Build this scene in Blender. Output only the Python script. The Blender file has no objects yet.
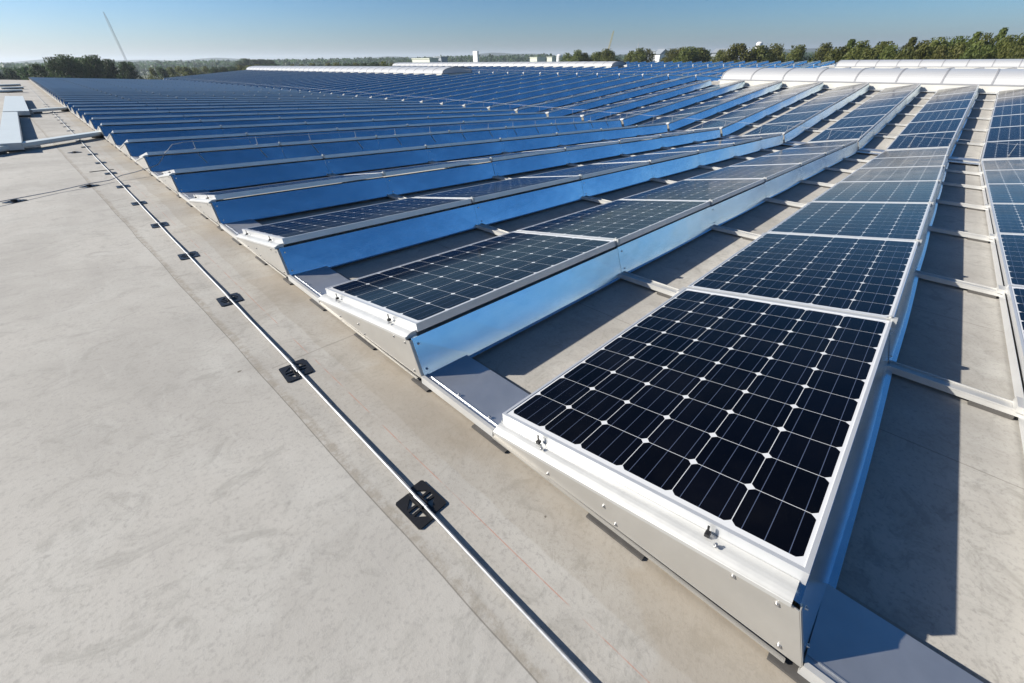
import bpy, bmesh, math, random
from mathutils import Vector, Matrix, Euler
R = math.radians
rng = random.Random(11)
scene = bpy.context.scene
COL = scene.collection
ZG = -0.095                    # roof skin below the low edge line of the rows
PITCH, TILT, ML, MW, GAP = 1.5222, 0.17168, 1.65, 0.992, 0.030
MP = ML + GAP                  # module pitch along a row
CT, ST = math.cos(TILT), math.sin(TILT)
A1, A2, A3 = R(3.187), R(3.55), R(3.4)
SECL = 11.87                   # slope length of one roof pitch

# ------------------------------------------------------------------ helpers
class MB:
    """collects faces for ONE mesh object"""
    def __init__(s): s.v=[]; s.f=[]; s.m=[]; s.uv=[]; s.sm=[]
    def face(s, pts, mat=0, uv=None, smooth=False):
        i=len(s.v); s.v+= [tuple(p) for p in pts]; s.f.append(tuple(range(i,i+len(pts))))
        s.m.append(mat); s.uv.append(uv); s.sm.append(smooth)
    def box(s, x0,x1,y0,y1,z0,z1, mat=0, M=None):
        p=[Vector(q) for q in ((x0,y0,z0),(x1,y0,z0),(x1,y1,z0),(x0,y1,z0),(x0,y0,z1),(x1,y0,z1),(x1,y1,z1),(x0,y1,z1))]
        if M is not None: p=[M@q for q in p]
        for f in ((3,2,1,0),(4,5,6,7),(0,1,5,4),(1,2,6,5),(2,3,7,6),(3,0,4,7)): s.face([p[i] for i in f],mat)
    def prism_x(s, prof, x0, x1, mat=0, M=None):
        """closed (y,z) profile extruded along x"""
        a=[Vector((x0,y,z)) for y,z in prof]; b=[Vector((x1,y,z)) for y,z in prof]
        if M is not None: a=[M@q for q in a]; b=[M@q for q in b]
        n=len(prof)
        for i in range(n):
            j=(i+1)%n; s.face([a[i],a[j],b[j],b[i]],mat)
        s.face(a[::-1],mat); s.face(b,mat)
    def prism_y(s, prof, y0, y1, mat=0, smooth=False):
        a=[Vector((x,y0,z)) for x,z in prof]; b=[Vector((x,y1,z)) for x,z in prof]; n=len(prof)
        for i in range(n):
            j=(i+1)%n; s.face([a[j],a[i],b[i],b[j]],mat,smooth=smooth)
        s.face(a,mat); s.face(b[::-1],mat)
    def tube(s, pts, r, n=8, mat=0, caps=True, r2=None):
        pts=[Vector(p) for p in pts]; rings=[]
        for i,p in enumerate(pts):
            d=(pts[min(i+1,len(pts)-1)]-pts[max(i-1,0)]).normalized()
            u=d.orthogonal().normalized() if abs(d.z)>.9 else d.cross(Vector((0,0,1))).normalized()
            w=d.cross(u).normalized()
            rr=r if r2 is None else r+(r2-r)*i/max(1,len(pts)-1)
            rings.append([p+u*rr*math.cos(2*math.pi*k/n)+w*rr*math.sin(2*math.pi*k/n) for k in range(n)])
        base=len(s.v)
        for rg in rings: s.v+=[tuple(q) for q in rg]
        for i in range(len(pts)-1):
            for k in range(n):
                k2=(k+1)%n
                s.f.append((base+i*n+k,base+i*n+k2,base+(i+1)*n+k2,base+(i+1)*n+k)); s.m.append(mat); s.uv.append(None); s.sm.append(True)
        if caps:
            s.face(rings[0][::-1],mat); s.face(rings[-1],mat)
    def cyl(s, c, r, h, n=10, mat=0, axis=(0,0,1)):
        c=Vector(c); a=Vector(axis).normalized(); s.tube([c,c+a*h],r,n,mat)
    def mesh(s, name, mats):
        me=bpy.data.meshes.new(name); me.from_pydata(s.v,[],s.f)
        for m in mats: me.materials.append(m)
        me.polygons.foreach_set('material_index',s.m); me.polygons.foreach_set('use_smooth',s.sm)
        if any(u is not None for u in s.uv):
            uvl=me.uv_layers.new(name='UVMap'); k=0
            for f,u in zip(s.f,s.uv):
                for q in range(len(f)):
                    uvl.data[k].uv = u[q] if u is not None else (0,0); k+=1
        me.validate(); me.update(); return me

def link(name, me, parent=None, loc=(0,0,0), rot=(0,0,0)):
    o=bpy.data.objects.new(name,me); COL.objects.link(o); o.parent=parent
    o.location=loc; o.rotation_euler=rot; return o
def tag(o, label, cat, group=None):
    o['label']=label; o['category']=cat
    if group: o['group']=group
    return o
def thing(name, label, cat, group=None, loc=(0,0,0), rot=(0,0,0)):
    return tag(link(name,None,None,loc,rot),label,cat,group)
def structure(o, kind='structure'): o['kind']=kind; return o
ONES=['','first','second','third','fourth','fifth','sixth','seventh','eighth','ninth','tenth','eleventh','twelfth','thirteenth','fourteenth','fifteenth','sixteenth','seventeenth','eighteenth','nineteenth']
TENS={2:('twenty','twentieth'),3:('thirty','thirtieth'),4:('forty','fortieth'),5:('fifty','fiftieth'),6:('sixty','sixtieth')}
def ordn(n):
    if n<20: return ONES[n]
    t,u=divmod(n,10); return TENS[t][1] if u==0 else TENS[t][0]+'-'+ONES[u]

# ------------------------------------------------------------------ materials
class NT:
    def __init__(s, name):
        s.mat=bpy.data.materials.new(name); s.mat.use_nodes=True
        s.t=s.mat.node_tree; s.n=s.t.nodes; s.b=s.n['Principled BSDF']
    def new(s, typ, **kw):
        n=s.n.new(typ)
        for k,v in kw.items(): setattr(n,k,v)
        return n
    def put(s, sock, v):
        if hasattr(v,'is_output') or isinstance(v,bpy.types.NodeSocket): s.t.links.new(v,sock)
        else: sock.default_value=v
    def math(s, op, a, b=None, c=None, clamp=False):
        n=s.new('ShaderNodeMath',operation=op,use_clamp=clamp); s.put(n.inputs[0],a)
        if b is not None: s.put(n.inputs[1],b)
        if c is not None: s.put(n.inputs[2],c)
        return n.outputs[0]
    def mix(s, f, a, b, blend='MIX'):
        n=s.new('ShaderNodeMix',data_type='RGBA',blend_type=blend)
        s.put(n.inputs[0],f)
        s.put(n.inputs[6],a if not isinstance(a,tuple) else (*a[:3],1)); s.put(n.inputs[7],b if not isinstance(b,tuple) else (*b[:3],1))
        return n.outputs[2]
    def noise(s, vec, scale, detail=4, rough=.55, dist=0):
        n=s.new('ShaderNodeTexNoise'); n.inputs['Scale'].default_value=scale; n.inputs['Detail'].default_value=detail
        n.inputs['Roughness'].default_value=rough; n.inputs['Distortion'].default_value=dist
        if vec is not None: s.put(n.inputs['Vector'],vec)
        return n.outputs[0]
    def ramp(s, f, stops):
        n=s.new('ShaderNodeValToRGB'); e=n.color_ramp.elements
        while len(e)<len(stops): e.new(.5)
        for q,(p,c) in zip(e,stops): q.position=p; q.color=(*c,1) if isinstance(c,tuple) else (c,c,c,1)
        s.put(n.inputs[0],f); return n.outputs[0]
    def smooth(s, v, a, b):
        n=s.new('ShaderNodeMapRange',interpolation_type='SMOOTHSTEP'); s.put(n.inputs[0],v)
        n.inputs[1].default_value=a; n.inputs[2].default_value=b; return n.outputs[0]
    def coord(s, k='Object'): return s.new('ShaderNodeTexCoord').outputs[k]
    def scalev(s, vec, sc):
        n=s.new('ShaderNodeMapping'); s.put(n.inputs['Vector'],vec); n.inputs['Scale'].default_value=sc; return n.outputs[0]
    def bump(s, h, strength, dist=.01):
        n=s.new('ShaderNodeBump'); n.inputs['Strength'].default_value=strength; n.inputs['Distance'].default_value=dist
        s.put(n.inputs['Height'],h); s.t.links.new(n.outputs[0],s.b.inputs['Normal'])
    def set(s, **kw):
        for k,v in kw.items():
            i=s.b.inputs[k.replace('_',' ')]
            if isinstance(v,tuple) and len(v)==3: v=(*v,1)
            s.put(i,v)
        return s.mat

def metal(name, col, metallic, rough, nscale=6, var=.12, bump=0, stretch=(1,1,1), geo=False):
    m=NT(name); c=m.scalev(m.coord(),stretch) if not geo else m.scalev(m.new('ShaderNodeNewGeometry').outputs['Position'],stretch)
    n=m.noise(c,nscale,5,.6); n2=m.noise(c,nscale*9,3,.6)
    dark=tuple(x*(1-var) for x in col)
    m.set(Base_Color=m.mix(m.smooth(n,.35,.65),dark,col),Metallic=metallic,
          Roughness=m.math('ADD',rough-.05,m.math('MULTIPLY',n2,.10+rough*.12)))
    if bump: m.bump(n,bump,.02)
    return m.mat
def plain(name, col, rough=.6, var=.15, nscale=20, spec=.5):
    m=NT(name); n=m.noise(m.coord(),nscale,4)
    m.set(Base_Color=m.mix(n,tuple(x*(1-var) for x in col),tuple(min(1,x*(1+var)) for x in col)),Roughness=rough)
    m.b.inputs['Specular IOR Level'].default_value=spec; return m.mat

M={}
M['frame']=metal('anodised_frame',(.66,.67,.68),.55,.36,5,.06)
M['clamp']=metal('aluminium_profile',(.52,.52,.505),.45,.44,4,.10)
M['endplate']=metal('end_plate_aluminium',(.46,.445,.415),.55,.44,3,.12,.02)
M['sheet']=metal('mill_sheet',(.66,.68,.71),.85,.36,3,.12,.0,(1,1,1))
M['rail']=metal('rail_aluminium',(.58,.575,.555),.4,.5,5,.12)
M['steel']=metal('galvanised_steel',(.46,.47,.48),.55,.50,30,.2)
M['wire']=metal('weathered_wire',(.42,.43,.45),.4,.5,20,.2)
M['bolt']=metal('bolt_steel',(.62,.62,.62),.9,.3,40,.1)
M['rubber']=plain('black_rubber',(.070,.066,.062),.75,.3,30)
M['plastic']=plain('black_plastic',(.014,.014,.015),.38,.2,40)
M['skyrib']=plain('grey_rib',(.30,.30,.31),.5,.1)
M['white']=plain('white_coated_metal',(.56,.60,.59),.42,.06,3)
M['curb']=plain('white_curb',(.60,.585,.54),.55,.08,2)

# deflector back sheets: wavy neutral aluminium, blue of the reflected sky tinted into its base colour
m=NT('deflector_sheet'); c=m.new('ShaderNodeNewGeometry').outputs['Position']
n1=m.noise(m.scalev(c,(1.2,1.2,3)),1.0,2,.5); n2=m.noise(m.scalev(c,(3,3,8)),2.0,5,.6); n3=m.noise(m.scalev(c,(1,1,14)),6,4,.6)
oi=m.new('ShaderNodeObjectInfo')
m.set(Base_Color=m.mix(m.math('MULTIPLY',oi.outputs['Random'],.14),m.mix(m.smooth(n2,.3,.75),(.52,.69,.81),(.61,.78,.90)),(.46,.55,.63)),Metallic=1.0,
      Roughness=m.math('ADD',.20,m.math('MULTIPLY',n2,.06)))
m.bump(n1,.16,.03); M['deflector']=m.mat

# photovoltaic glass: UV in metres, u along the slope (0..MW), v along the row (0..ML)
m=NT('solar_cells'); uv=m.new('ShaderNodeUVMap').outputs[0]; sp=m.new('ShaderNodeSeparateXYZ'); m.put(sp.inputs[0],uv)
CP=.1590; U0=(MW-6*CP)/2; V0=(ML-10*CP)/2
cu=m.math('DIVIDE',m.math('SUBTRACT',sp.outputs[0],U0),CP); cv=m.math('DIVIDE',m.math('SUBTRACT',sp.outputs[1],V0),CP)
fu=m.math('SUBTRACT',m.math('FRACT',cu),.5); fv=m.math('SUBTRACT',m.math('FRACT',cv),.5)
au=m.math('MULTIPLY',m.math('ABSOLUTE',fu),CP); av=m.math('MULTIPLY',m.math('ABSOLUTE',fv),CP)
H=.0786
sq=m.math('MULTIPLY',m.math('LESS_THAN',au,H),m.math('LESS_THAN',av,H))
rad=m.math('LESS_THAN',m.math('SQRT',m.math('ADD',m.math('MULTIPLY',au,au),m.math('MULTIPLY',av,av))),.1022)
inn=m.math('MULTIPLY',m.math('MULTIPLY',m.math('GREATER_THAN',cu,0),m.math('LESS_THAN',cu,6)),m.math('MULTIPLY',m.math('GREATER_THAN',cv,0),m.math('LESS_THAN',cv,10)))
cell=m.math('MULTIPLY',m.math('MULTIPLY',sq,rad),inn)
# three busbars per cell, running along the row
bb=m.math('LESS_THAN',m.math('MULTIPLY',m.math('ABSOLUTE',m.math('SUBTRACT',m.math('FRACT',m.math('ADD',m.math('DIVIDE',m.math('MULTIPLY',fu,CP),.052),.5)),.5)),.052),.00085)
idv=m.new('ShaderNodeCombineXYZ'); m.put(idv.inputs[0],m.math('FLOOR',cu)); m.put(idv.inputs[1],m.math('FLOOR',cv))
oi=m.new('ShaderNodeObjectInfo'); m.put(idv.inputs[2],m.math('MULTIPLY',oi.outputs['Random'],37.0))
wn=m.new('ShaderNodeTexWhiteNoise',noise_dimensions='3D'); m.put(wn.inputs['Vector'],idv.outputs[0])
cellc=m.mix(wn.outputs[0],(.0007,.0010,.0024),(.0016,.0021,.0048))
cellc=m.mix(m.math('MULTIPLY',bb,.75),cellc,(.085,.11,.18))
dust=m.noise(m.new('ShaderNodeNewGeometry').outputs['Position'],2.3,6,.65)
col=m.mix(cell,(.54,.55,.565),cellc)
col=m.mix(m.math('MULTIPLY',m.smooth(dust,.42,.8),.008),col,(.38,.36,.33))
vo=m.new('ShaderNodeTexVoronoi'); vo.inputs['Scale'].default_value=3.3; m.put(vo.inputs['Vector'],m.new('ShaderNodeNewGeometry').outputs['Position'])
drop=m.math('LESS_THAN',vo.outputs['Distance'],m.math('SUBTRACT',m.math('MULTIPLY',dust,.16),.092))
col=m.mix(m.math('MULTIPLY',drop,.6),col,(.45,.43,.38))
m.set(Base_Color=col,Roughness=m.math('ADD',.11,m.math('MULTIPLY',m.smooth(dust,.35,.75),.08)),IOR=1.26)
M['cells']=m.mat
M['backsheet']=plain('white_backsheet',(.70,.70,.69),.6,.05)

# translucent skylight sheet
m=NT('skylight_sheet'); n=m.noise(m.coord(),1.3,4)
m.set(Base_Color=m.mix(n,(.46,.46,.46),(.53,.53,.53)),Roughness=.3); M['skylight']=m.mat

# roof membrane (world position: X across the pitch, Y along the row ends)
m=NT('roof_membrane'); pos=m.new('ShaderNodeNewGeometry').outputs['Position']; sp=m.new('ShaderNodeSeparateXYZ'); m.put(sp.inputs[0],pos)
X,Y=sp.outputs[0],sp.outputs[1]
big=m.noise(pos,.55,5,.6,.6); mid=m.noise(pos,2.6,7,.66,.4); fine=m.noise(pos,70,3,.7); grit=m.noise(pos,320,2,.7); streak=m.noise(m.scalev(pos,(5.5,.9,1)),1.6,5,.6)
col=m.mix(m.smooth(big,.34,.66),(.335,.318,.290),(.432,.412,.376))
col=m.mix(m.math('MULTIPLY',m.smooth(mid,.44,.74),.55),col,(.49,.48,.445))
mid2=m.noise(m.scalev(pos,(1,1.3,1)),5.5,8,.72,1.2)
col=m.mix(m.math('MULTIPLY',m.smooth(mid2,.50,.66),.56),col,(.262,.252,.226))
scr=m.noise(m.scalev(pos,(28,2.2,1)),1.0,3,.6,.8); col=m.mix(m.math('MULTIPLY',m.smooth(scr,.60,.72),.14),col,(.52,.51,.48))
whorl=m.noise(m.scalev(pos,(1,1,1)),13,6,.75,2.2); col=m.mix(m.math('MULTIPLY',m.smooth(whorl,.57,.68),.42),col,(.235,.225,.20))
col=m.mix(m.math('MULTIPLY',m.smooth(streak,.50,.78),.30),col,(.275,.262,.242))
col=m.mix(m.math('MULTIPLY',m.smooth(fine,.48,.72),.46),col,(.235,.225,.21))
col=m.mix(m.math('MULTIPLY',m.smooth(grit,.55,.8),.18),col,(.57,.55,.505))
# water and dust stains washing out from every row end (period = row pitch), ragged fan shape
w1=m.math('MULTIPLY',m.math('SUBTRACT',m.noise(pos,1.7,4,.6),.5),.9); w2=m.math('MULTIPLY',m.math('SUBTRACT',m.noise(m.scalev(pos,(1,.7,1)),3.1,5,.65),.5),.42)
py=m.math('FRACT',m.math('DIVIDE',m.math('ADD',m.math('ADD',Y,.25),w1),PITCH))
fan=m.math('MULTIPLY',m.smooth(py,.10,.30),m.math('SUBTRACT',1.0,m.smooth(py,.62,.66)))
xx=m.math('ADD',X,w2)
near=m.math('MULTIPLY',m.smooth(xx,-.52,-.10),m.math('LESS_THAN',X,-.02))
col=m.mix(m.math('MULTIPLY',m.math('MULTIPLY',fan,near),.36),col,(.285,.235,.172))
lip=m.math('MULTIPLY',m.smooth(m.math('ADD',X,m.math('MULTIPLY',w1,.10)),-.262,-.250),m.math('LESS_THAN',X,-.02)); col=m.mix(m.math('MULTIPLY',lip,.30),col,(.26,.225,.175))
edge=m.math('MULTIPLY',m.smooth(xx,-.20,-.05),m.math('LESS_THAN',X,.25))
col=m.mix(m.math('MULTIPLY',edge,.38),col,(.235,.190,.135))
# welded overlaps of the membrane sheets
def seam(coordv, centre, half): return m.math('LESS_THAN',m.math('ABSOLUTE',m.math('SUBTRACT',coordv,centre)),half)
wob=m.math('MULTIPLY',m.math('SUBTRACT',m.noise(pos,1.1,3),.5),.03)
sx=m.math('ADD',m.math('ADD',X,m.math('MULTIPLY',Y,.027)),wob)
s1=seam(sx,-.525,.0019)
dirt=m.math('MULTIPLY',m.smooth(m.math('SUBTRACT',m.math('ADD',-.525,m.math('MULTIPLY',m.noise(m.scalev(pos,(1,1,1)),4.5,5,.7),.062)),sx),-.012,.012),m.math('GREATER_THAN',sx,-.525))
col=m.mix(m.math('MULTIPLY',dirt,m.math('MULTIPLY',m.smooth(m.noise(pos,26,4,.7),.30,.62),.55)),col,(.225,.195,.15))
band=m.math('LESS_THAN',sx,-.525)
col=m.mix(m.math('MULTIPLY',band,.16),col,(.43,.42,.40))
py2=m.math('FRACT',m.math('DIVIDE',m.math('ADD',m.math('ADD',Y,m.math('MULTIPLY',X,-.02)),wob),4.1))
s2=m.math('MULTIPLY',m.math('LESS_THAN',m.math('ABSOLUTE',m.math('SUBTRACT',py2,.26)),.0012),m.math('MULTIPLY',m.math('GREATER_THAN',X,-.5),m.math('LESS_THAN',X,.2)))
px3=m.math('FRACT',m.math('DIVIDE',m.math('SUBTRACT',X,.35),1.55)); s3=m.math('MULTIPLY',m.math('LESS_THAN',m.math('ABSOLUTE',m.math('SUBTRACT',px3,.5)),.0022),m.math('GREATER_THAN',X,.3))
sm=m.math('MAXIMUM',s1,m.math('MAXIMUM',m.math('MULTIPLY',s2,.5),m.math('MULTIPLY',s3,.7)))
col=m.mix(m.math('MULTIPLY',sm,.62),col,(.13,.12,.105))
# faint red chalk line along the row ends
ch=m.math('MULTIPLY',seam(m.math('ADD',X,m.math('MULTIPLY',wob,.2)),-.325,.0016),m.smooth(m.noise(pos,9,3),.38,.6))
col=m.mix(m.math('MULTIPLY',ch,.6),col,(.42,.17,.11))
spots=m.new('ShaderNodeTexVoronoi'); spots.inputs['Scale'].default_value=5.5; m.put(spots.inputs['Vector'],m.scalev(pos,(1,1.2,.001)))
sp1=m.math('MULTIPLY',m.math('LESS_THAN',spots.outputs['Distance'],m.math('SUBTRACT',m.math('MULTIPLY',m.noise(pos,3.1,5,.8),.30),.135)),.75)
col=m.mix(sp1,col,(.10,.085,.065))
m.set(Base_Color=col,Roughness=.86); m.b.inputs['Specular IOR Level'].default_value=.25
hh=m.math('ADD',m.math('MULTIPLY',fine,.5),m.math('ADD',m.math('MULTIPLY',grit,.35),m.math('MULTIPLY',m.math('ADD',band,mid),.8)))
m.bump(hh,.17,.006); M['roof']=m.mat

def foliage(name, dark, light, yellow):
    m=NT(name); pos=m.new('ShaderNodeNewGeometry').outputs['Position']; oi=m.new('ShaderNodeObjectInfo')
    n=m.noise(pos,.35,4,.6); n2=m.noise(pos,2.5,2)
    c=m.mix(m.smooth(n,.3,.7),dark,light); c=m.mix(m.math('MULTIPLY',m.smooth(n2,.45,.8),.5),c,yellow)
    hs=m.new('ShaderNodeHueSaturation'); m.put(hs.inputs['Color'],c)
    m.put(hs.inputs['Hue'],m.math('ADD',.48,m.math('MULTIPLY',oi.outputs['Random'],.04)))
    m.put(hs.inputs['Value'],m.math('ADD',.75,m.math('MULTIPLY',oi.outputs['Random'],.5)))
    m.set(Base_Color=hs.outputs[0],Roughness=.6); m.b.inputs['Specular IOR Level'].default_value=.3
    tr=m.new('ShaderNodeBsdfTranslucent'); m.put(tr.inputs[0],hs.outputs[0])
    mx=m.new('ShaderNodeMixShader'); mx.inputs[0].default_value=.48
    out=m.n['Material Output']; m.t.links.new(m.b.outputs[0],mx.inputs[1]); m.t.links.new(tr.outputs[0],mx.inputs[2]); m.t.links.new(mx.outputs[0],out.inputs[0])
    return m.mat
M['leaf_olive']=foliage('olive_foliage',(.085,.108,.025),(.15,.165,.040),(.20,.18,.05))
M['leaf_dark']=foliage('dark_foliage',(.030,.056,.024),(.060,.098,.038),(.085,.112,.045))
M['bark']=plain('bark',(.06,.05,.04),.9,.3,8)
m=NT('field_ground'); pos=m.new('ShaderNodeNewGeometry').outputs['Position']
f1=m.noise(pos,.006,5,.6); f2=m.noise(pos,.05,5,.6)
col=m.ramp(f1,[(.35,(.05,.07,.03)),(.5,(.075,.09,.04)),(.62,(.15,.13,.08)),(.75,(.06,.075,.035))]); col=m.mix(m.math('MULTIPLY',f2,.5),col,(.05,.06,.03))
m.set(Base_Color=col,Roughness=.95); M['ground']=m.mat
M['wallgrey']=metal('wall_cladding',(.45,.46,.47),.1,.5,2,.1)
M['bwhite']=plain('white_render',(.74,.74,.72),.6,.05,.3)
M['bcream']=plain('pale_cladding',(.60,.62,.52),.6,.06,.3)
M['bgrey']=plain('grey_cladding',(.30,.33,.36),.5,.1,.3)
M['glassdark']=plain('dark_glazing',(.03,.04,.05),.12,.1,2)
M['crane']=plain('crane_yellow',(.42,.32,.06),.5,.15,2)
M['cranegrey']=plain('crane_grey',(.42,.44,.46),.5,.15,2)

# ------------------------------------------------------------------ roof pitches
# section = origin (x, z) of the low edge line and turn about Y (positive falls towards +X)
SEC=[]; x,z=0.0,0.0
for a in (A1,-A2,A3,-A3,A3,-A3,A3):
    SEC.append((x,z,a)); x+=SECL*math.cos(a); z-=SECL*math.sin(a)
ENDX,ENDZ=x,z
def W(si,lx,ly,lz):
    x0,z0,a=SEC[si]; return Vector((x0+lx*math.cos(a)+lz*math.sin(a), ly, z0-lx*math.sin(a)+lz*math.cos(a)))
def Nw(lx,ly,lz): return W(0,lx,ly,lz)
RIDGE=[W(1,SECL,0,0), W(3,SECL,0,0)]
Y0,Y1S,Y1L=-14.0,64.0,75.5
# the roof skin with its walls: one closed mesh per wing
prof=[(-14.2,-1.15),(-2.6,.0)]
def rp(si,lx): q=W(si,lx,0,ZG); return (q.x,q.z)
left=Nw(-2.4,0,ZG)
line_s=[(-14.0,left.z-.62),(left.x,left.z),rp(0,0),]
def zi(si,lx):
    return rp(si,lx)
vall=lambda i,j:( (rp(i,SECL)[0]+rp(j,0)[0])/2,(rp(i,SECL)[1]+rp(j,0)[1])/2 )
v1,r1,v2,r2,v3,r3=vall(0,1),vall(1,2),vall(2,3),vall(3,4),vall(4,5),vall(5,6); e5=rp(6,2.5)
GZ=-9.0
bm=MB()
lineA=[(-14.0,left.z-.62),(left.x,left.z),v1]
lineB=[v1,r1,v2,r2,v3,r3,e5]
def strip(line,ya,yb):
    for (xa,za),(xb,zb) in zip(line,line[1:]): bm.face([(xa,ya,za),(xb,ya,zb),(xb,yb,zb),(xa,yb,za)],0)
def wallx(line,y,flip):
    for (xa,za),(xb,zb) in zip(line,line[1:]):
        p=[(xa,y,za),(xb,y,zb),(xb,y,GZ),(xa,y,GZ)]; bm.face(p[::-1] if flip else p,1)
strip(lineA,Y0,Y1S); strip(lineB,Y0,Y1L)
wallx(lineA+lineB[1:],Y0,True); wallx(lineA,Y1S,False); wallx(lineB,Y1L,False)
xa,za=lineA[0]; bm.face([(xa,Y0,za),(xa,Y1S,za),(xa,Y1S,GZ),(xa,Y0,GZ)],1)
bm.face([(v1[0],Y1S,v1[1]),(v1[0],Y1L,v1[1]),(v1[0],Y1L,GZ),(v1[0],Y1S,GZ)],1)
bm.face([(e5[0],Y1L,e5[1]),(e5[0],Y0,e5[1]),(e5[0],Y0,GZ),(e5[0],Y1L,GZ)],1)
structure(link('roof',bm.mesh('roof',[M['roof'],M['wallgrey']])))

# ------------------------------------------------------------------ solar rows
MOD=Matrix.Rotation(-TILT,4,'X')
def module_frame(b,M4,mat=0):
    h=.040; w=.011
    b.box(0,ML,-w,0,-h,0,mat,M4); b.box(0,ML,-MW,-MW+w,-h,0,mat,M4)
    b.box(0,w,-MW+w,-w,-h,0,mat,M4); b.box(ML-w,ML,-MW+w,-w,-h,0,mat,M4)
def module_glass(b,M4,mat=0,back=None):
    w=.011; z=-.0025
    p=[(w,-MW+w,z),(ML-w,-MW+w,z),(ML-w,-w,z),(w,-w,z)]
    u=[(MW-w,w),(MW-w,ML-w),(w,ML-w),(w,w)]
    b.face([M4@Vector(q) for q in p],mat,u)
    if back is not None:
        z=-.009; p=[(w,-w,z),(ML-w,-w,z),(ML-w,-MW+w,z),(w,-MW+w,z)]; b.face([M4@Vector(q) for q in p],back)
I4=Matrix.Identity(4)
DTOP,DBEND,DTIP=(-.990,.116),(-1.062,-.0635),(-1.083,-.0660)
DEFP=[(-.958,.118),(-.988,.118),DTOP,DBEND,DTIP,(-1.067,-.0645),(-1.043,-.033),(-.987,.1145),(-.958,.1145)]
def deflector(b,x0,x1,mat=0,M4=None):
    # subdivided along x so that it can bow slightly between its fixings
    n=6; t=.0022
    path=[(-.955,.119),DTOP,DBEND,DTIP]
    def P(i,x):
        y,z=path[i]; u=(x-x0)/(x1-x0); bow=.010*math.sin(math.pi*u)
        if i in (2,3): y-=bow*(1.0 if i==2 else .6)
        q=Vector((x,y,z)); return M4@q if M4 is not None else q
    for k in range(n):
        a=x0+(x1-x0)*k/n; c=x0+(x1-x0)*(k+1)/n
        for i in range(3): b.face([P(i,a),P(i+1,a),P(i+1,c),P(i,c)],mat)
    # hemmed edge and inner skin
    def Q(i,x):
        q=Vector((x,path[i][0]+t,path[i][1]-t*.6)); return M4@q if M4 is not None else q
    for i in range(3):
        b.face([Q(i,x0),Q(i,x1),Q(i+1,x1),Q(i+1,x0)],mat)
        b.face([P(i,x0),Q(i,x0),Q(i+1,x0),P(i+1,x0)],mat); b.face([P(i,x1),P(i+1,x1),Q(i+1,x1),Q(i,x1)],mat)
    b.face([P(3,x0),Q(3,x0),Q(3,x1),P(3,x1)],mat); b.face([P(0,x0),P(0,x1),Q(0,x1),Q(0,x0)],mat)
def end_plate(b,x,s,mat=0):
    """s=-1 plate at the start of the row (faces -x), +1 at the far end"""
    x0,x1=(x-.0535,x-.0505) if s<0 else (x+.0505,x+.0535)
    b.prism_x([(-.006,-.050),(-.006,-.076),(-1.0605,-.0645),(-.992,.108),(-.972,.112)],x0,x1,mat)
    xa,xb=(x0,x1+.012) if s<0 else (x0-.012,x1)
    b.prism_x([(-1.063,-.0645),(-1.0605,-.0645),(-.992,.108),(-.9945,.1085)],xa+.001,xb,mat)
    # folded flanges: bottom foot, rear return
    b.box(min(x0,x1)-.010 if s<0 else x1-.001, x0+.001 if s<0 else x1+.010, -1.03,-.01,-.079,-.0735,mat)
def end_ledge(b,x,s,mat=0):
    """rounded cap profile between the module frame and the end plate"""
    pr=[]
    for i in range(7):
        u=i/6; pr.append((-.056+.055*u, -.047+.014*u+.005*math.sin(math.pi*u)))
    pr=[(-.058,-.060),(-.060,-.058),(-.060,-.046),(-.0575,-.0445)]+pr+[(-.001,-.060)]
    if s>0: pr=[(-p,q) for p,q in pr][::-1]
    c=[Vector((x+p,-.002,q)) for p,q in pr]; d=[Vector((x+p,-MW+.012,q)) for p,q in pr]
    c=[MOD@q for q in c]; d=[MOD@q for q in d]; n=len(c)
    for i in range(n):
        j=(i+1)%n; b.face([c[j],c[i],d[i],d[j]],mat,smooth=False)
    b.face(c,mat); b.face(d[::-1],mat)
def cover(b,x,mat=0):
    """clamp strip closing the gap between two modules"""
    b.box(x+.001,x+GAP-.001,-MW+.004,-.004,-.030,-.0015,mat,MOD)
def rail(b,x,mat=0,pad=None,y1=.468):
    """base rail crossing the walkway gap in front of the row's low edge (to the next row back)"""
    w=.036; zt=-.050; zb=-.077
    b.box(x-w,x+w,-.93,y1,zb,zt-.004,mat)
    b.box(x-w,x-w+.004,.03,y1,zt-.003,zt+.004,mat); b.box(x+w-.004,x+w,.03,y1,zt-.003,zt+.004,mat)
    b.box(x-w-.012,x+w+.012,-.03,.035,zt-.002,-.024,mat)
    if pad is not None: b.box(x-w-.01,x+w+.01,.02,.16,ZG+.001,zb-.0005,pad); b.box(x-w-.01,x+w+.01,-.75,-.55,ZG+.001,zb-.0005,pad)
def fronttray(b,x,s,mat=0):
    a,c=(-.040,.210) if s<0 else (-.21,.04)
    b.box(x+a,x+c,.004,.462,-.060,-.0565,mat)
    e=x-.040 if s<0 else x+.040-.006
    b.box(e+.020,e+.024,.004,.462,-.056,-.0525,mat)      # raised lip
def baseedge(b,x,s,mat=0,pad=None):
    e=x-.056 if s<0 else x+.044
    b.box(e,e+.012,-1.03,.462,-.086,-.0805,mat); b.box(e,e+.003,-.004,.462,-.0800,-.052,mat); b.box(e,e+.016,-.004,.462,-.0515,-.0485,mat)
    if pad is not None:
        for ya,yb in ((-.66,-.46),(-.09,.10),(-1.12,-1.0)):
            b.box(e-.018,e+.06,ya,yb,ZG+.001,-.0865,pad)
def lowskirt(b,x0,x1,mat=0):
    b.prism_x([(.0005,-.0402),(.003,-.0402),(.006,-.082),(.003,-.082)],x0,x1,mat)
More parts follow.
